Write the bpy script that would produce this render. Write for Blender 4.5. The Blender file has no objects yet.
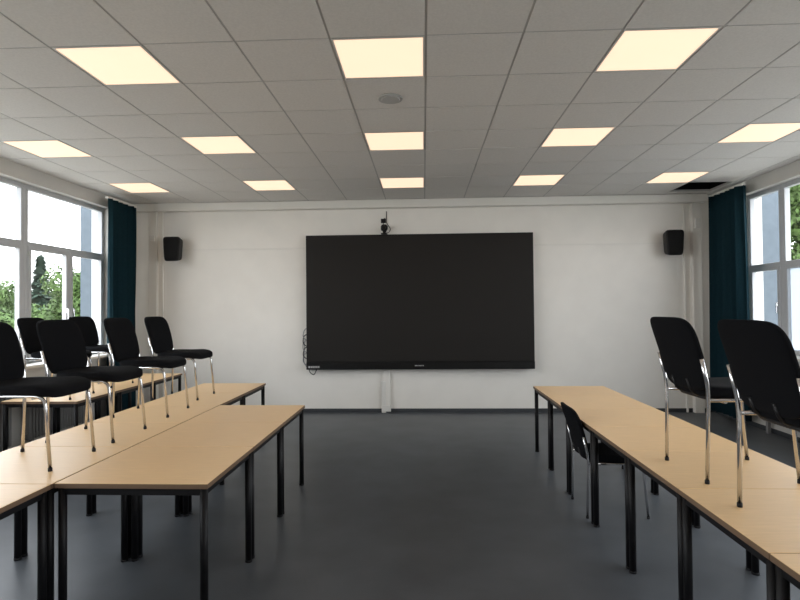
import bpy, bmesh, math, random
from mathutils import Vector, Matrix
random.seed(7)
S = bpy.context.scene
try:
    S.view_settings.view_transform = 'Standard'
    S.view_settings.look = 'None'
except Exception as e:
    print(e)

# ---------------------------------------------------------------- dimensions
XL, XR = -4.75, 4.53
YF, YB = 8.70, -3.0
ZC = 3.412
CAMZ = 1.66

# ---------------------------------------------------------------- materials
def mat(name, col, rough=0.6, metal=0.0, noise=0.0, nscale=20.0, bump=0.0, bscale=100.0, emit=None, estr=0.0, spec=0.5, stretch=None):
    m = bpy.data.materials.new(name); m.use_nodes = True
    nt = m.node_tree; b = nt.nodes['Principled BSDF']
    b.inputs['Base Color'].default_value = (*col, 1)
    b.inputs['Roughness'].default_value = rough
    b.inputs['Metallic'].default_value = metal
    b.inputs['Specular IOR Level'].default_value = spec
    if noise > 0 or bump > 0:
        tc = nt.nodes.new('ShaderNodeTexCoord')
        mp = nt.nodes.new('ShaderNodeMapping')
        if stretch: mp.inputs['Scale'].default_value = stretch
        nt.links.new(tc.outputs['Object'], mp.inputs['Vector'])
    if noise > 0:
        n = nt.nodes.new('ShaderNodeTexNoise'); n.inputs['Scale'].default_value = nscale
        n.inputs['Detail'].default_value = 5
        nt.links.new(mp.outputs['Vector'], n.inputs['Vector'])
        r = nt.nodes.new('ShaderNodeValToRGB')
        r.color_ramp.elements[0].position = 0.3; r.color_ramp.elements[1].position = 0.7
        r.color_ramp.elements[0].color = (*[max(0, c*(1-noise)) for c in col], 1)
        r.color_ramp.elements[1].color = (*[min(1, c*(1+noise)) for c in col], 1)
        nt.links.new(n.outputs['Fac'], r.inputs['Fac'])
        nt.links.new(r.outputs['Color'], b.inputs['Base Color'])
    if bump > 0:
        n2 = nt.nodes.new('ShaderNodeTexNoise'); n2.inputs['Scale'].default_value = bscale
        nt.links.new(mp.outputs['Vector'], n2.inputs['Vector'])
        bp = nt.nodes.new('ShaderNodeBump'); bp.inputs['Strength'].default_value = bump
        bp.inputs['Distance'].default_value = 0.005
        nt.links.new(n2.outputs['Fac'], bp.inputs['Height'])
        nt.links.new(bp.outputs['Normal'], b.inputs['Normal'])
    if emit:
        b.inputs['Emission Color'].default_value = (*emit, 1)
        b.inputs['Emission Strength'].default_value = estr
    return m

M = {}
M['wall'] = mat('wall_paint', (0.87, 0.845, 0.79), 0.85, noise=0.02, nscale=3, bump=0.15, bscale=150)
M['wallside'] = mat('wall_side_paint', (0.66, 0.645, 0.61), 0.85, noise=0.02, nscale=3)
M['white'] = mat('white_lacquer', (0.83, 0.81, 0.755), 0.5)
M['tile'] = mat('ceiling_tile_mineral', (0.77, 0.75, 0.72), 0.95, noise=0.04, nscale=60, bump=0.3, bscale=300)
M['tbar'] = mat('ceiling_tbar', (0.50, 0.49, 0.48), 0.7)
M['plenum'] = mat('plenum_shade_black', (0.008, 0.008, 0.008), 0.95, spec=0.1)  # near-black colour paints in the shade of the ceiling void
M['lampframe'] = mat('lamp_frame', (0.7, 0.69, 0.66), 0.5)
M['lamp'] = mat('lamp_diffuser', (0.4, 0.36, 0.29), 0.6, emit=(1.0, 0.70, 0.50), estr=1.18)
M['floor'] = mat('floor_linoleum', (0.090, 0.100, 0.112), 0.40, noise=0.14, nscale=2.5, bump=0.05, bscale=60, spec=0.42)
M['beech'] = mat('beech_laminate', (0.76, 0.52, 0.275), 0.38, noise=0.05, nscale=6, stretch=(1, 14, 6), spec=0.4)
M['edge'] = mat('table_edge', (0.16, 0.10, 0.06), 0.5)
M['black'] = mat('black_powdercoat', (0.005, 0.005, 0.006), 0.5, spec=0.25)
M['fabric'] = mat('black_fabric', (0.005, 0.0055, 0.007), 0.95, bump=0.5, bscale=600, spec=0.12)
M['plastic'] = mat('black_plastic', (0.008, 0.008, 0.009), 0.5, spec=0.3)
M['chrome'] = mat('chrome', (0.68, 0.68, 0.69), 0.16, metal=1.0)
M['screen'] = mat('display_panel', (0.017, 0.0155, 0.014), 0.6, spec=0.2)
M['bezel'] = mat('display_bezel', (0.004, 0.004, 0.004), 0.4, spec=0.3)
M['logo'] = mat('logo_print', (0.5, 0.5, 0.5), 0.5)
M['curtain'] = mat('curtain_teal', (0.008, 0.028, 0.038), 0.9, noise=0.1, nscale=40, spec=0.1)
M['frame'] = mat('window_frame_pvc', (0.50, 0.52, 0.54), 0.4)
M['radiator'] = mat('radiator_enamel', (0.26, 0.26, 0.26), 0.4)
M['base'] = mat('baseboard_rubber', (0.04, 0.045, 0.05), 0.6)
M['cable'] = mat('cable_black', (0.01, 0.01, 0.01), 0.6)
M['cablew'] = mat('cable_grey', (0.35, 0.35, 0.36), 0.6)
M['facade'] = mat('facade_render', (0.11, 0.135, 0.16), 0.9, noise=0.08, nscale=8)
M['grille'] = mat('speaker_grille', (0.006, 0.006, 0.006), 0.7, bump=0.6, bscale=400, spec=0.2)
M['disk'] = mat('ceiling_speaker_grey', (0.48, 0.48, 0.47), 0.7)
M['ground_bounce'] = mat('ground_bounce_grey', (0.34, 0.33, 0.30), 0.95, noise=0.15, nscale=3)  # outdoor ground, coloured light grey to bounce sky light onto the ceiling
M['leaf'] = mat('leaves', (0.060, 0.108, 0.024), 0.8, noise=0.5, nscale=1.5)
M['spruce'] = mat('spruce_needles', (0.024, 0.050, 0.030), 0.9, noise=0.4, nscale=2)
M['bark'] = mat('bark', (0.06, 0.045, 0.03), 0.9, noise=0.3, nscale=10)
M['house'] = mat('house_render', (0.15, 0.15, 0.145), 0.9, noise=0.05)
M['roof'] = mat('roof_tiles', (0.07, 0.065, 0.065), 0.9, noise=0.2)
M['darkglass'] = mat('house_glass', (0.03, 0.04, 0.05), 0.2)
M['film'] = mat('frosted_film', (0.5, 0.56, 0.6), 0.8)
M['socket'] = mat('socket_plastic', (0.75, 0.74, 0.7), 0.4)
fb = M['film'].node_tree.nodes['Principled BSDF']
nt = M['film'].node_tree
tr = nt.nodes.new('ShaderNodeBsdfTranslucent'); tr.inputs['Color'].default_value = (0.4, 0.46, 0.52, 1)
mx = nt.nodes.new('ShaderNodeMixShader'); mx.inputs[0].default_value = 0.6
nt.links.new(fb.outputs[0], mx.inputs[1]); nt.links.new(tr.outputs[0], mx.inputs[2])
nt.links.new(mx.outputs[0], nt.nodes['Material Output'].inputs['Surface'])
# thin glass
g = bpy.data.materials.new('window_glass'); g.use_nodes = True; nt = g.node_tree
nt.nodes.remove(nt.nodes['Principled BSDF'])
t1 = nt.nodes.new('ShaderNodeBsdfTransparent'); t1.inputs[0].default_value = (0.97, 0.99, 0.99, 1)
g1 = nt.nodes.new('ShaderNodeBsdfGlossy'); g1.inputs['Roughness'].default_value = 0.02
mx = nt.nodes.new('ShaderNodeMixShader'); mx.inputs[0].default_value = 0.05
nt.links.new(t1.outputs[0], mx.inputs[1]); nt.links.new(g1.outputs[0], mx.inputs[2])
nt.links.new(mx.outputs[0], nt.nodes['Material Output'].inputs['Surface'])
M['glass'] = g

# ---------------------------------------------------------------- mesh builder
class MB:
    def __init__(s): s.bm = bmesh.new(); s.mats = []
    def mi(s, k):
        if k not in s.mats: s.mats.append(k)
        return s.mats.index(k)
    def box(s, lo, hi, k, bevel=0.0, seg=2, mtx=None):
        x0, y0, z0 = lo; x1, y1, z1 = hi
        x0, x1 = min(x0, x1), max(x0, x1); y0, y1 = min(y0, y1), max(y0, y1); z0, z1 = min(z0, z1), max(z0, z1)
        t = bmesh.new()
        v = [t.verts.new(p) for p in [(x0,y0,z0),(x1,y0,z0),(x1,y1,z0),(x0,y1,z0),(x0,y0,z1),(x1,y0,z1),(x1,y1,z1),(x0,y1,z1)]]
        for f in [(0,3,2,1),(4,5,6,7),(0,1,5,4),(1,2,6,5),(2,3,7,6),(3,0,4,7)]: t.faces.new([v[i] for i in f])
        if bevel > 0:
            bmesh.ops.bevel(t, geom=list(t.edges), offset=bevel, segments=seg, affect='EDGES', profile=0.5)
        s.merge(t, k, mtx, smooth=False)
    def merge(s, t, k, mtx=None, smooth=False):
        i = s.mi(k); mp = {}
        for v in t.verts:
            co = mtx @ v.co if mtx else v.co
            mp[v] = s.bm.verts.new(co)
        for f in t.faces:
            try:
                nf = s.bm.faces.new([mp[v] for v in f.verts]); nf.material_index = i; nf.smooth = smooth
            except ValueError: pass
        t.free()
    def quad(s, pts, k):
        f = s.bm.faces.new([s.bm.verts.new(p) for p in pts]); f.material_index = s.mi(k)
    def cyl(s, p0, p1, r, k, n=16, r2=None):
        s.tube([p0, p1], r, k, n, r2=r2)
    def tube(s, pts, r, k, n=10, round_r=0.0, r2=None):
        P = [Vector(p) for p in pts]
        if round_r > 0 and len(P) > 2:
            Q = [P[0]]
            for i in range(1, len(P)-1):
                a, b, c = P[i-1], P[i], P[i+1]
                d1 = (a-b); d2 = (c-b)
                rr = min(round_r, d1.length*0.45, d2.length*0.45)
                s1 = b + d1.normalized()*rr; s2 = b + d2.normalized()*rr
                for q in range(7):
                    tt = q/6
                    Q.append(s1*(1-tt)**2 + b*2*tt*(1-tt) + s2*tt*tt)
            Q.append(P[-1]); P = Q
        i = s.mi(k); rings = []
        T = (P[1]-P[0]).normalized()
        up = Vector((0,0,1)) if abs(T.z) < 0.9 else Vector((1,0,0))
        N = T.cross(up).normalized()
        for j, p in enumerate(P):
            if j == 0: t = P[1]-P[0]
            elif j == len(P)-1: t = P[-1]-P[-2]
            else: t = (P[j+1]-P[j]).normalized() + (P[j]-P[j-1]).normalized()
            t.normalize()
            N = (N - t*N.dot(t)).normalized(); B = t.cross(N)
            rad = r if r2 is None else r + (r2-r)*j/(len(P)-1)
            rings.append([s.bm.verts.new(p + (N*math.cos(a)+B*math.sin(a))*rad) for a in [2*math.pi*q/n for q in range(n)]])
        for a, b in zip(rings, rings[1:]):
            for q in range(n):
                f = s.bm.faces.new([a[q], a[(q+1)%n], b[(q+1)%n], b[q]]); f.material_index = i; f.smooth = True
        f = s.bm.faces.new(list(reversed(rings[0]))); f.material_index = i
        f = s.bm.faces.new(rings[-1]); f.material_index = i
    def superell(s, a, b, c, e1, e2, k, fn=None, nu=36, nv=18):
        def sp(x, e): return math.copysign(abs(x)**e, x)
        i = s.mi(k); rows = []
        for v in range(nv+1):
            ph = -math.pi/2 + math.pi*v/nv; row = []
            for u in range(nu):
                th = 2*math.pi*u/nu
                p = Vector((a*sp(math.cos(ph), e1)*sp(math.cos(th), e2), b*sp(math.cos(ph), e1)*sp(math.sin(th), e2), c*sp(math.sin(ph), e1)))
                if fn: p = fn(p)
                if v in (0, nv):
                    if not row: row = [s.bm.verts.new(p)]*nu
                else: row.append(s.bm.verts.new(p))
            rows.append(row)
        for v in range(nv):
            for u in range(nu):
                q = [rows[v][u], rows[v][(u+1)%nu], rows[v+1][(u+1)%nu], rows[v+1][u]]
                w = []
                for x in q:
                    if x not in w: w.append(x)
                if len(w) > 2:
                    f = s.bm.faces.new(w); f.material_index = i; f.smooth = True
    def mesh(s, name, fix=True):
        if fix: bmesh.ops.recalc_face_normals(s.bm, faces=list(s.bm.faces))
        me = bpy.data.meshes.new(name); s.bm.to_mesh(me); s.bm.free()
        for k in s.mats: me.materials.append(M[k])
        return me
    def obj(s, name, loc=(0,0,0), parent=None, fix=True):
        return place(s.mesh(name, fix), name, loc, parent)

def place(me, name, loc=(0,0,0), parent=None, rz=0.0):
    o = bpy.data.objects.new(name, me); S.collection.objects.link(o)
    o.location = loc; o.rotation_euler = (0, 0, rz)
    if parent: o.parent = parent
    return o
def empty(name, loc, rz=0.0):
    e = place(None, name, loc, None, rz); e.empty_display_size = 0.1
    return e

# ---------------------------------------------------------------- room shell
WT = 0.3; ZT = 3.87
b = MB(); b.box((XL-WT, YB-WT, -0.2), (XR+WT, YF+WT, 0), 'floor'); b.obj('floor')
b = MB(); b.box((XL-WT, YF, 0), (XR+WT, YF+WT, ZT), 'wall'); b.obj('wall_front')
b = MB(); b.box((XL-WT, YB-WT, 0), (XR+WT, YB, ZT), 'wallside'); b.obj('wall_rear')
WZ0, WZ1 = 1.0, 3.23
LWY = [8.00, 6.36, 4.69, 3.02, 1.35, -0.32, -1.99]
RWY = [7.90, 7.17, 5.50, 3.83, 2.16, 0.49, -1.18, -2.6]
def sidewall(name, xi, xo, ys):
    b = MB()
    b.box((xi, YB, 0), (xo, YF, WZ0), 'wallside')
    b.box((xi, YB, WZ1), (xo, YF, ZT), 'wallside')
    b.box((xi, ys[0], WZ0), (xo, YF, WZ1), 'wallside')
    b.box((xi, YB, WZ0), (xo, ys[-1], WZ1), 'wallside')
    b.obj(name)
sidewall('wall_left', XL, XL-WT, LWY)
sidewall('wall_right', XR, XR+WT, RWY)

def window(name, sx, xw, y0, y1, zt, film=False):
    # sx: +1 if outside is +X ; xw: frame plane nearest the room
    b = MB(); d = 0.07*sx
    fw = 0.06
    single = (y1-y0) < 1.0
    def fb(ya, yb, za, zb, off=0.0, dep=d): b.box((xw+off*sx, ya, za), (xw+off*sx+dep, yb, zb), 'frame', 0.004, 1)
    fb(y0, y1, WZ0, WZ0+fw); fb(y0, y1, WZ1-fw, WZ1)
    fb(y0, y0+fw, WZ0+fw, WZ1-fw); fb(y1-fw, y1, WZ0+fw, WZ1-fw)
    fb(y0+fw, y1-fw, zt-fw/2, zt+fw/2)
    ym = (y0+y1)/2
    if not single: fb(ym-fw/2, ym+fw/2, WZ0+fw, zt-fw/2)
    # casement sashes
    def sash(ya, yb, za, zb, w=0.05, k='glass'):
        b.box((xw-0.012*sx, ya, za), (xw+0.05*sx, yb, za+w), 'frame', 0.004, 1)
        b.box((xw-0.012*sx, ya, zb-w), (xw+0.05*sx, yb, zb), 'frame', 0.004, 1)
        b.box((xw-0.012*sx, ya, za+w), (xw+0.05*sx, ya+w, zb-w), 'frame', 0.004, 1)
        b.box((xw-0.012*sx, yb-w, za+w), (xw+0.05*sx, yb, zb-w), 'frame', 0.004, 1)
        xg = xw+0.03*sx
        b.quad([(xg, ya+w, za+w), (xg, yb-w, za+w), (xg, yb-w, zb-w), (xg, ya+w, zb-w)], k)
    k2 = 'film' if film else 'glass'
    if single:
        sash(y0+fw-0.01, y1-fw+0.01, WZ0+fw-0.01, zt-fw/2+0.01, k=k2)
    else:
        sash(y0+fw-0.01, ym-fw/2+0.01, WZ0+fw-0.01, zt-fw/2+0.01, k=k2)
        sash(ym+fw/2-0.01, y1-fw+0.01, WZ0+fw-0.01, zt-fw/2+0.01, k=k2)
    xg = xw+0.035*sx
    b.quad([(xg, y0+fw, zt+fw/2), (xg, y1-fw, zt+fw/2), (xg, y1-fw, WZ1-fw), (xg, y0+fw, WZ1-fw)], 'glass')
    # handles
    for yh in ((ym-0.06, ym+0.06) if not single else (y0+0.08,)):
        b.box((xw-0.03*sx, yh-0.012, 1.65), (xw-0.01*sx, yh+0.012, 1.71), 'chrome', 0.003, 1)
        b.box((xw-0.045*sx, yh-0.01, 1.56), (xw-0.03*sx, yh+0.01, 1.70), 'chrome', 0.003, 1)
    b.obj(name, fix=True)
n = 1
for i in range(len(LWY)-1):
    window('window_%d' % n, -1, XL-0.10, LWY[i+1], LWY[i], 2.50); n += 1
for i in range(len(RWY)-1):
    window('window_%d' % n, 1, XR+0.10, RWY[i+1], RWY[i], 2.20, film=(i == 1)); n += 1
# sills
for nm, x0, x1, ys in (('trim_1', XL-0.09, XL+0.16, LWY), ('trim_2', XR+0.09, XR-0.16, RWY)):
    b = MB(); b.box((x0, ys[-1]+0.002, WZ0+0.001), (x1, ys[0]-0.002, WZ0+0.035), 'white', 0.006); b.obj(nm)

# ceiling
PT = 0.622
GX0, GY0 = 0.030, 3.44
cols = [-7, -4, -1, 2, 5]
rows = [-9, -6, -3, 0, 3, 6]  # negative rows are out of view, added for lighting
b = MB()
kx0 = math.floor((XL-GX0)/PT); kx1 = math.ceil((XR-GX0)/PT)
ky0 = math.floor((YB-GY0)/PT); ky1 = math.ceil((YF-GY0)/PT)
gap = 0.008
for i in range(kx0, kx1):
    for j in range(ky0, ky1):
        if (i in cols) and (j in rows): continue
        if (i, j) == (6, 7): continue
        x0 = max(GX0+i*PT+gap, XL); x1 = min(GX0+(i+1)*PT-gap, XR)
        y0 = max(GY0+j*PT+gap, YB); y1 = min(GY0+(j+1)*PT-gap, YF)
        if x1-x0 < 0.02 or y1-y0 < 0.02: continue
        b.box((x0, y0, ZC), (x1, y1, ZC+0.018), 'tile')
for i in range(kx0, kx1+1):
    x = GX0+i*PT
    if XL < x < XR: b.box((x-0.012, YB, ZC+0.004), (x+0.012, YF, ZC+0.03), 'tbar')
for j in range(ky0, ky1+1):
    y = GY0+j*PT
    if YB < y < YF: b.box((XL, y-0.012, ZC+0.0045), (XR, y+0.012, ZC+0.0305), 'tbar')
b.box((XL, YB, ZT-0.05), (XR, YF, ZT), 'plenum')
hx, hy = GX0+6*PT, GY0+7*PT  # added black liner round the missing tile, painted shade for the void
b.box((hx-0.02, hy-0.02, ZC+0.031), (hx-0.01, hy+PT+0.02, ZT-0.05), 'plenum'); b.box((hx+PT+0.01, hy-0.02, ZC+0.031), (hx+PT+0.02, hy+PT+0.02, ZT-0.05), 'plenum')
b.box((hx-0.02, hy-0.03, ZC+0.031), (hx+PT+0.02, hy-0.02, ZT-0.05), 'plenum'); b.box((hx-0.02, hy+PT+0.02, ZC+0.031), (hx+PT+0.02, hy+PT+0.03, ZT-0.05), 'plenum')
b.obj('ceiling')
# panel lamps
b = MB()
q0, q1 = PT/2-0.009, PT/2-0.020
b.box((-q0, -q0, 0.0), (q0, -q1, 0.02), 'lampframe'); b.box((-q0, q1, 0.0), (q0, q0, 0.02), 'lampframe')
b.box((-q0, -q1, 0.0), (-q1, q1, 0.02), 'lampframe'); b.box((q1, -q1, 0.0), (q0, q1, 0.02), 'lampframe')
b.box((-q1, -q1, 0.004), (q1, q1, 0.03), 'lamp')
lm = b.mesh('ceiling_panel_light')
for i in cols:
    for j in rows:
        place(lm, 'ceiling_panel_light', (GX0+(i+0.5)*PT, GY0+(j+0.5)*PT, ZC-0.002))
b = MB(); b.cyl((0,0,0), (0,0,-0.012), 0.10, 'disk', 40); b.cyl((0,0,-0.012), (0,0,-0.018), 0.08, 'disk', 40, r2=0.07)
b.obj('ceiling_speaker', (-0.26, 4.45, ZC))

# front wall trim
b = MB(); b.box((XL+0.02, YF-0.14, 3.28), (4.42, YF-0.001, ZC-0.004), 'white', 0.008); b.obj('trim_3')
b = MB(); b.box((-4.50, YF-0.06, 0.0), (-4.36, YF-0.001, 3.275), 'white', 0.006)
b.box((-4.30, YF-0.03, 0.0), (-4.27, YF-0.001, 3.275), 'white', 0.004); b.obj('trim_4')
b = MB(); b.box((4.20, YF-0.10, 0.0), (4.34, YF-0.001, 3.275), 'white', 0.006)
b.box((4.10, YF-0.03, 0.0), (4.13, YF-0.001, 3.275), 'white', 0.004); b.obj('trim_5')
b = MB(); b.box((-3.95, YF-0.018, 2.65), (-1.9, YF-0.001, 2.672), 'white'); b.obj('trim_6')
b = MB(); b.box((1.78, YF-0.018, 2.65), (3.8, YF-0.001, 2.672), 'white'); b.obj('trim_7')
b = MB(); b.box((XL+0.001, YF-0.012, 0), (XR-0.001, YF-0.001, 0.06), 'base'); b.obj('baseboard_front')
b = MB(); b.box((XL+0.001, YB, 0), (XL+0.012, YF-0.013, 0.06), 'base'); b.obj('baseboard_left')
b = MB(); b.box((XR-0.012, YB, 0), (XR-0.001, YF-0.013, 0.06), 'base'); b.obj('baseboard_right')

# ---------------------------------------------------------------- display
e = empty('wall_display_screen', (-0.075, YF-0.12, 1.775))
b = MB()
W, H = 3.60, 2.14
b.box((-W/2, -0.04, -H/2), (W/2, 0.04, H/2), 'bezel', 0.006); b.obj('housing', parent=e)
b = MB(); b.box((-W/2+0.02, -0.044, -H/2+0.13), (W/2-0.02, -0.0401, H/2-0.02), 'screen'); b.obj('panel', parent=e)
b = MB(); b.box((-W/2, -0.06, -H/2), (W/2, -0.041, -H/2+0.12), 'bezel', 0.006); b.obj('bottom_bar', parent=e)
b = MB()
for i in range(7):
    b.box((-0.075+i*0.021, -0.062, -H/2+0.052), (-0.061+i*0.021, -0.0602, -H/2+0.068), 'logo')
b.box((-W/2+0.03, -0.062, -H/2+0.03), (-W/2+0.035, -0.0602, -H/2+0.06), 'logo')
for i in range(6):
    b.box((-W/2+0.04+i*0.03, -0.062, -H/2+0.03), (-W/2+0.06+i*0.03, -0.0602, -H/2+0.06), 'logo')
b.obj('logo', parent=e)
b = MB(); b.box((-1.2, 0.041, -0.6), (-1.1, 0.118, 0.6), 'black'); b.box((1.1, 0.041, -0.6), (1.2, 0.118, 0.6), 'black'); b.obj('wall_bracket', parent=e)

# camera above the screen
e = empty('conference_camera', (-0.62, YF-0.12, 2.85))
b = MB(); b.box((-0.05, -0.04, 0.0), (0.05, 0.05, 0.02), 'plastic', 0.004); b.cyl((0,0,0.02), (0,0,0.06), 0.025, 'plastic'); b.obj('base', parent=e)
b = MB(); b.superell(0.055, 0.05, 0.055, 0.7, 0.8, 'plastic', fn=lambda p: p+Vector((0, 0, 0.105))); b.cyl((0,-0.045,0.105), (0,-0.065,0.105), 0.028, 'bezel', 20); b.obj('head', parent=e)
b = MB(); b.tube([(0,0.04,0.1), (-0.02,0.08,0.16), (-0.02,0.11,0.22), (0.0,0.112,0.28)], 0.006, 'cable', 8, 0.03)
b.tube([(0.01,0.04,0.06), (0.06,0.09,0.03), (0.10,0.11,0.10), (0.03,0.112,0.2), (0.03,0.112,0.39)], 0.005, 'cable', 8, 0.03)
b.box((-0.06,0.10,0.20),(0.02,0.118,0.27),'plastic',0.004)
b.obj('cable', parent=e)

# cables left of the screen
b = MB()
X0 = -1.875
for q in range(5):
    z = 1.28 - q*0.10
    b.tube([(X0+0.03, 0.06, z+0.1), (X0-0.06-0.01*(q%3), 0.05, z+0.06), (X0-0.08, 0.04, z-0.06), (X0-0.02, 0.05, z-0.12), (X0+0.05, 0.06, z-0.05)], 0.007, 'cable' if q % 2 else 'cablew', 8, 0.05)
b.tube([(X0+0.02, 0.05, 0.75), (X0+0.02, 0.04, 0.66), (X0+0.10, 0.04, 0.60), (X0+0.14, 0.05, 0.70)], 0.007, 'cable', 8, 0.04)
b.tube([(X0-0.05, 0.06, 1.2), (X0-0.07, 0.06, 0.8), (X0+0.02, 0.06, 0.68)], 0.006, 'cablew', 8, 0.04)
b.obj('cable_bundle', (0, YF-0.10, 0))

# trunking below the screen
e = empty('cable_trunking', (-0.60, YF, 0))
b = MB(); b.box((-0.065, -0.05, 0.10), (0.05, -0.001, 0.72), 'white', 0.004); b.obj('duct', parent=e)
b = MB(); b.box((-0.09, -0.06, 0.0), (-0.02, -0.013, 0.5), 'socket', 0.004); b.box((-0.08, -0.065, 0.02), (0.06, -0.051, 0.12), 'socket', 0.004); b.obj('socket_box', parent=e)

# speakers
def speaker(x, z, rz):
    e = empty('wall_speaker', (x, YF-0.20, z), rz)
    b = MB()
    def taper(p):
        f = 1.0 - 0.18*max(0, (p.y+0.09)/0.2)
        return Vector((p.x*f*(1+0.10*(p.z/0.2)), p.y, p.z*f))
    b.superell(0.130, 0.10, 0.200, 0.25, 0.25, 'plastic', fn=taper, nu=48, nv=28); b.obj('cabinet', parent=e)
    b = MB()
    b.superell(0.116, 0.02, 0.184, 0.3, 0.3, 'grille', fn=lambda p: Vector((p.x*(1+0.10*(p.z/0.2)), p.y-0.092, p.z)), nu=40, nv=20); b.obj('grille', parent=e)
    b = MB(); b.box((-0.02, 0.08, -0.03), (0.02, 0.185, 0.03), 'black', 0.004); b.box((-0.04, 0.185, -0.07), (0.04, 0.198, 0.07), 'black', 0.004); b.obj('bracket', parent=e)
speaker(-4.01, 2.65, 0.0)
speaker(3.85, 2.64, 0.0)

# small wall sensors
b = MB(); b.box((-0.04, -0.02, -0.05), (0.04, -0.061+0.06, 0.05), 'socket', 0.005); b.obj('wall_thermostat', (-4.43, YF-0.0605, 2.85))
b = MB(); b.box((-0.04, -0.03, -0.08), (0.04, -0.001, 0.08), 'socket', 0.005); b.obj('wall_switch_box', (4.27, YF-0.1005, 2.95))

# ---------------------------------------------------------------- curtains
def curtain(x, y0, y1, z0, z1, amp, waves):
    e = empty('window_curtain', (x, (y0+y1)/2, 0))
    bm = bmesh.new(); NU, NV = 160, 14; L = y1-y0
    g = []
    for v in range(NV+1):
        z = z0+(z1-z0)*v/NV; t = v/NV; row = []
        for u in range(NU+1):
            s_ = u/NU
            ph = 2*math.pi*waves*(s_ + 0.012*math.sin(5*s_+3*t))
            a = amp*(1.0-0.25*t)*(0.8+0.3*math.sin(7*s_+1))
            row.append(bm.verts.new((a*math.sin(ph), -L/2+L*s_ + 0.012*math.sin(2*ph), z)))
        g.append(row)
    for v in range(NV):
        for u in range(NU):
            f = bm.faces.new([g[v][u], g[v][u+1], g[v+1][u+1], g[v+1][u]]); f.smooth = True
    me = bpy.data.meshes.new('cloth'); bm.to_mesh(me); bm.free(); me.materials.append(M['curtain'])
    o = place(me, 'cloth', parent=e)
    md = o.modifiers.new('sol', 'SOLIDIFY'); md.thickness = 0.003
    b = MB(); b.box((-0.02, -L/2-0.02, z1), (0.02, L/2+0.02, z1+0.03), 'white'); b.obj('rail', parent=e)
curtain(XL+0.19, 7.60, 8.34, 0.10, 3.30, 0.07, 5)
curtain(XR-0.19, 7.50, 8.32, 0.10, 3.30, 0.07, 6)

# ---------------------------------------------------------------- radiators
def radiator(x, sx, y0, y1):
    e = empty('radiator', (x, 0, 0))
    b = MB()
    n = int((y1-y0)/0.055)
    for i in range(n):
        y = y0+0.01+i*0.055
        b.box((-0.05, y, 0.16), (0.05, y+0.035, 0.84), 'radiator', 0.008, 1)
    b.box((-0.035, y0, 0.18), (0.035, y1, 0.23), 'radiator', 0.006, 1)
    b.box((-0.035, y0, 0.78), (0.035, y1, 0.83), 'radiator', 0.006, 1)
    b.obj('fins', parent=e)
    b = MB()
    for y in (y0+0.1, y1-0.1):
        b.box((-0.02, y-0.02, 0.0), (0.02, y+0.02, 0.18), 'radiator')
    b.obj('feet', parent=e)
for (a, c) in ((6.15, 7.35), (4.3, 5.9), (2.6, 4.1)):
    radiator(XL+0.07, 1, a, c); radiator(XR-0.07, -1, a, c)

# ---------------------------------------------------------------- tables
def table_meshes(wx, wy):
    b = MB(); b.box((-wx/2, -wy/2, 0.724), (wx/2, wy/2, 0.75), 'beech', 0.0015, 1)
    # dark edge band
    for lo, hi in (((-wx/2-0.001, -wy/2-0.001, 0.7235), (wx/2+0.001, -wy/2+0.0, 0.7475)), ((-wx/2-0.001, wy/2, 0.7235), (wx/2+0.001, wy/2+0.001, 0.7475)),
                   ((-wx/2-0.001, -wy/2, 0.7235), (-wx/2, wy/2, 0.7475)), ((wx/2, -wy/2, 0.7235), (wx/2+0.001, wy/2, 0.7475))):
        b.box(lo, hi, 'edge')
    top = b.mesh('table_top')
    b = MB(); ix, iy = wx/2-0.028, wy/2-0.025
    for sx in (-1, 1):
        b.box((sx*ix-0.012, -iy, 0.685), (sx*ix+0.012, iy, 0.7234), 'black')
        b.box((-ix, sx*iy-0.012, 0.685), (ix, sx*iy+0.012, 0.7234), 'black')
    fr = b.mesh('table_frame')
    b = MB(); b.cyl((0, 0, 0.012), (0, 0, 0.722), 0.021, 'black', 20); b.cyl((0, 0, 0), (0, 0, 0.014), 0.023, 'plastic', 20)
    return top, fr, b.mesh('table_leg'), ix, iy
def table(tm, x, y, rz=0.0):
    top, fr, lg, ix, iy = tm
    e = empty('table', (x, y, 0), rz)
    place(top, 'top', parent=e); place(fr, 'underframe', parent=e)
    k = 1
    for sx in (-1, 1):
        for sy in (-1, 1):
            place(lg, 'leg_%d' % k, (sx*ix, sy*iy, 0), e); k += 1
PL = 0.777
tl = table_meshes(0.825, PL-0.006)
tl2 = table_meshes(0.79, PL-0.006)
for i in range(3): table(tl, -1.145-0.4125, 5.13-PL*(i+0.5))
for i in range(7): table(tl2, -1.980-0.395, 6.674-PL*(i+0.5))
PR = 0.715
tr_ = table_meshes(0.80, PR-0.006)
for i in range(7): table(tr_, 1.262+0.40, 6.35-PR*(i+0.5))
tw = table_meshes(0.80, 0.795)
for i in range(3): table(tw, -3.93, 7.75-0.8*(i+0.5))

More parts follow.
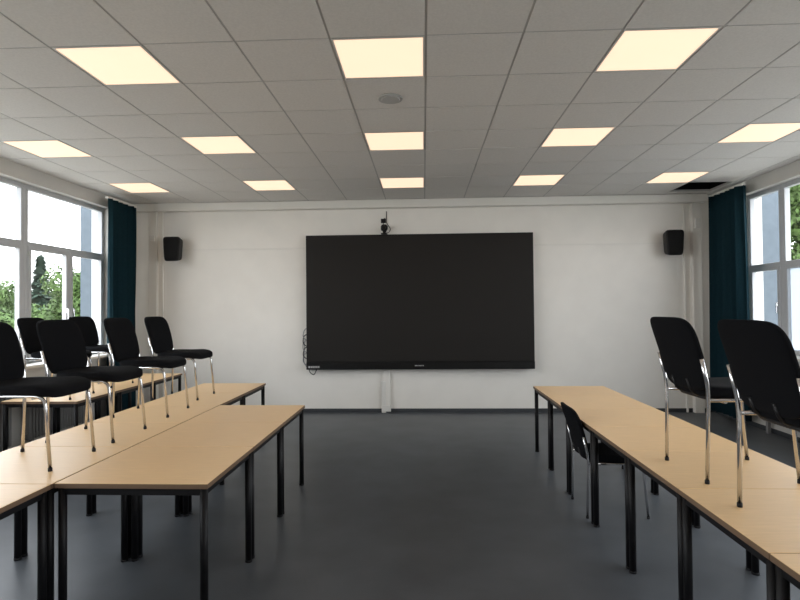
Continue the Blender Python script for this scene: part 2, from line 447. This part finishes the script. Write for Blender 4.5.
# ---------------------------------------------------------------- chairs (facing local +X)
def seat_fn(p):
    z = p.z
    x, y = p.x, p.y
    # waterfall front, slightly dished
    z += -0.03*max(0, (x-0.10)/0.13)**2 - 0.010*(1-min(1, (x*x+y*y)/0.05)) * (1 if p.z > 0 else 0)
    y *= 1.0 + 0.10*(x/0.23)
    return Vector((x+0.0, y, z+0.462))
def back_fn(p):
    # p.z vertical , p.y width, p.x thickness
    t = p.z/0.195
    y = p.y*(1.0 + 0.04*t - 0.05*t*t)
    x = p.x + 0.35*y*y
    x += -0.285 - 0.055*t - 0.010*t*t
    return Vector((x, y, p.z+0.658))
b = MB(); b.superell(0.238, 0.225, 0.032, 0.35, 0.42, 'fabric', fn=seat_fn, nu=56, nv=16); seat_me = b.mesh('chair_seat')
b = MB(); b.superell(0.21, 0.195, 0.012, 0.35, 0.42, 'plastic', fn=lambda p: Vector((p.x+0.0, p.y, p.z+0.424)), nu=40, nv=8); pan_me = b.mesh('chair_seat_shell')
b = MB(); b.superell(0.020, 0.226, 0.195, 0.36, 0.42, 'fabric', fn=back_fn, nu=56, nv=28); back_me = b.mesh('chair_back')
R = 0.0100
b = MB()
for s_ in (-1, 1):
    # rear leg continuing up to the back
    b.tube([(-0.245, s_*0.215, 0.006), (-0.235, s_*0.222, 0.40), (-0.240, s_*0.228, 0.50), (-0.272, s_*0.232, 0.64)], R, 'chrome', 12, 0.06)
    # front leg + side rail
    b.tube([(0.225, s_*0.215, 0.006), (0.190, s_*0.210, 0.425), (-0.235, s_*0.210, 0.425)], R, 'chrome', 12, 0.06)
for x in (0.12, -0.14):
    b.cyl((x, -0.21, 0.415), (x, 0.21, 0.415), 0.009, 'chrome', 10)
frame_me = b.mesh('chair_frame')
b = MB()
for s_ in (-1, 1):
    for x in (-0.245, 0.225): b.cyl((x, s_*0.215, 0), (x, s_*0.215, 0.018), 0.0118, 'plastic', 12)
    b.tube([(-0.19, s_*0.08, 0.43), (-0.245, s_*0.08, 0.45), (-0.268, s_*0.08, 0.52)], 0.010, 'plastic', 8, 0.03)
cap_me = b.mesh('chair_caps')
def chair(x, y, z, rz=0.0):
    e = empty('stacking_chair', (x, y, z), rz)
    place(seat_me, 'seat', parent=e); place(pan_me, 'seat_shell', parent=e); place(back_me, 'backrest', parent=e)
    place(frame_me, 'frame', parent=e); place(cap_me, 'fittings', parent=e)
TZ = 0.7502
chair(-2.375, 3.22, TZ, 0.03)
chair(-2.385, 3.88, TZ, 0.0)
chair(-2.43, 4.75, TZ, 0.03)
chair(-2.53, 5.62, TZ, 0.0)
chair(-3.90, 5.65, TZ, 0.05)
chair(-3.93, 6.50, TZ, -0.05)
chair(1.680, 3.07, TZ, 0.03)
chair(1.665, 2.31, TZ, 0.0)
chair(1.515, 4.55, 0.0, 0.0)

# ---------------------------------------------------------------- outside
b = MB(); b.box((-80, -40, -1.0), (XL-WT-0.02, 90, -0.8), 'ground_bounce'); b.box((XR+WT+0.02, -40, -1.0), (80, 90, -0.8), 'ground_bounce'); b.box((XL-WT-0.02, YF+WT+0.02, -1.0), (XR+WT+0.02, 90, -0.8), 'ground_bounce'); b.obj('ground')
b = MB(); b.box((XL-WT-0.50, YF-0.2, -0.8), (XL-WT-0.02, YF+WT, 4.2), 'facade'); b.obj('facade_pier')
b = MB(); b.box((XR+WT+0.02, YF-0.2, -0.8), (XR+WT+0.75, YF+WT, 4.2), 'facade'); b.obj('facade_pier')

def leafy(name, loc, rad, hgt, nblob, nleaf, lsz, k='leaf', zb=0.25):
    e = empty(name, (loc[0], loc[1], -0.8))
    b = MB(); b.tube([(0,0,0), (0.05,0.03,hgt*0.4), (0,0,hgt*0.7)], 0.18, 'bark', 10, r2=0.06); b.obj('trunk', parent=e)
    bm = bmesh.new()
    cs = []
    for _ in range(nblob):
        a = random.uniform(0, 6.28); rr = rad*math.sqrt(random.random())*0.75
        zz = random.uniform(hgt*zb, hgt*0.9)
        cs.append((Vector((rr*math.cos(a), rr*math.sin(a), zz)), rad*random.uniform(0.28, 0.5)))
    for _ in range(nleaf):
        c, r = random.choice(cs)
        d = Vector((random.gauss(0,1), random.gauss(0,1), random.gauss(0,1))).normalized()
        p = c + d*r*random.uniform(0.6, 1.05)
        if p.z < 0.15: p.z = 0.15
        u = Vector((random.gauss(0,1), random.gauss(0,1), random.gauss(0,1))).normalized()
        w = d.cross(u).normalized()*lsz; u = w.cross(d).normalized()*lsz + d*lsz*random.uniform(-0.5,0.5)
        bm.faces.new([bm.verts.new(p+w*0.5), bm.verts.new(p+u), bm.verts.new(p-w*0.5), bm.verts.new(p-u)])
    me = bpy.data.meshes.new('foliage'); bm.to_mesh(me); bm.free(); me.materials.append(M[k])
    place(me, 'foliage', parent=e)
def spruce(loc, rad, hgt, n=3600):
    e = empty('spruce_tree', (loc[0], loc[1], -0.8))
    b = MB(); b.tube([(0,0,0), (0,0,hgt)], 0.18, 'bark', 10, r2=0.02); b.obj('trunk', parent=e)
    bm = bmesh.new()
    for _ in range(n):
        t = random.random()**1.4; z = 0.5+t*(hgt-0.5)
        tier = (z*1.6) % 1.0
        r = rad*(1-t)*(1.0-0.45*tier)*random.uniform(0.35, 1.0)+0.05
        a = random.uniform(0, 6.28)
        d = Vector((math.cos(a), math.sin(a), -0.35)); s_ = Vector((-math.sin(a), math.cos(a), 0))
        p = Vector((r*math.cos(a), r*math.sin(a), z)); L = 0.38; w = 0.09
        bm.faces.new([bm.verts.new(p-d*L*0.5), bm.verts.new(p+s_*w), bm.verts.new(p+d*L*0.6), bm.verts.new(p-s_*w)])
    me = bpy.data.meshes.new('needles'); bm.to_mesh(me); bm.free(); me.materials.append(M['spruce'])
    place(me, 'needles', parent=e)
spruce((-19.3, 26.4), 1.6, 5.3)
spruce((-23.8, 28.2), 1.8, 4.6)
leafy('garden_tree', (-12.7, 19.6), 1.5, 4.0, 20, 12000, 0.09, zb=0.12)
leafy('garden_tree', (-16.3, 21.0), 1.4, 2.4, 14, 8000, 0.09, zb=0.12)
leafy('garden_tree', (-19.6, 22.3), 1.6, 2.4, 14, 8000, 0.09, zb=0.12)
leafy('garden_tree', (-28.0, 32.5), 2.8, 4.4, 18, 9000, 0.13, zb=0.12)
leafy('garden_tree', (-15.2, 27.5), 1.8, 3.6, 18, 9000, 0.11, zb=0.12)
leafy('garden_tree', (13.3, 19.0), 2.4, 8.0, 26, 18000, 0.11, zb=0.1)
leafy('garden_tree', (18.5, 23.0), 2.8, 9.0, 26, 18000, 0.12, zb=0.1)
leafy('garden_tree', (14.0, 26.0), 2.4, 5.0, 16, 8000, 0.11, zb=0.1)
# hedges
for hx0, hx1, hy in ((-48, -12, 39), (12, 48, 39)):
    bm = bmesh.new()
    for _ in range(18000):
        p = Vector((random.uniform(hx0, hx1), hy+random.uniform(-1, 1), -0.6+random.random()**0.7*2.1+0.4*random.random()))
        a = Vector((random.gauss(0,1), random.gauss(0,1), random.gauss(0,1))).normalized()*0.18
        c = Vector((random.gauss(0,1), random.gauss(0,1), random.gauss(0,1))).normalized()*0.18
        bm.faces.new([bm.verts.new(p+a), bm.verts.new(p+c), bm.verts.new(p-a), bm.verts.new(p-c)])
    me = bpy.data.meshes.new('hedge'); bm.to_mesh(me); bm.free(); me.materials.append(M['leaf']); place(me, 'hedge')
# neighbouring house
e = empty('neighbour_house', (-36, 50, -0.8))
b = MB(); b.box((-7, -4, 0), (7, 4, 3.2), 'house')
for i in range(5): b.box((-6+i*2.6, -4.03, 1.2), (-4.8+i*2.6, -3.99, 2.6), 'darkglass')
b.obj('walls', parent=e)
b = MB()
b.quad([(-7.4,-4.4,3.1),(7.4,-4.4,3.1),(7.4,0,4.4),(-7.4,0,4.4)],'roof'); b.quad([(-7.4,4.4,3.1),(7.4,4.4,3.1),(7.4,0,4.4),(-7.4,0,4.4)],'roof')
b.quad([(-7,-4,3.2),(-7,4,3.2),(-7,0,4.3)],'house'); b.quad([(7,-4,3.2),(7,4,3.2),(7,0,4.3)],'house')
b.obj('roof', parent=e, fix=False)

# ---------------------------------------------------------------- world / light
w = bpy.data.worlds.new('overcast_sky'); S.world = w; w.use_nodes = True
nt = w.node_tree; bg = nt.nodes['Background']
tc = nt.nodes.new('ShaderNodeTexCoord'); sx = nt.nodes.new('ShaderNodeSeparateXYZ')
nt.links.new(tc.outputs['Generated'], sx.inputs[0])
rp = nt.nodes.new('ShaderNodeValToRGB')
rp.color_ramp.elements[0].position = 0.0; rp.color_ramp.elements[0].color = (0.98, 0.98, 1.0, 1)
rp.color_ramp.elements[1].position = 0.6; rp.color_ramp.elements[1].color = (0.90, 0.94, 1.0, 1)
nt.links.new(sx.outputs['Z'], rp.inputs['Fac']); nt.links.new(rp.outputs['Color'], bg.inputs['Color'])
bg.inputs['Strength'].default_value = 6.5
# window portals (sampling guides for sky light)
for x, ys, rot in ((XL-0.22, LWY, (0, -math.pi/2, 0)), (XR+0.22, RWY, (0, math.pi/2, 0))):
    l = bpy.data.lights.new('window_portal', 'AREA'); l.shape = 'RECTANGLE'
    l.size = WZ1-WZ0; l.size_y = ys[0]-ys[-1]
    try: l.cycles.is_portal = True
    except Exception as ex: print('portal', ex)
    o = bpy.data.objects.new('window_portal', l); S.collection.objects.link(o)
    o.location = (x, (ys[0]+ys[-1])/2, (WZ0+WZ1)/2); o.rotation_euler = rot

# ---------------------------------------------------------------- camera
cd = bpy.data.cameras.new('camera'); cd.sensor_width = 36; cd.lens = 540/800*36; cd.clip_end = 300
c = bpy.data.objects.new('camera', cd); S.collection.objects.link(c)
Rm = Matrix.Rotation(0.044, 4, 'Z') @ Matrix.Rotation(math.pi/2+0.0165, 4, 'X') @ Matrix.Rotation(-0.009, 4, 'Z')
c.matrix_world = Matrix.Translation((0, 0, CAMZ)) @ Rm
S.camera = c
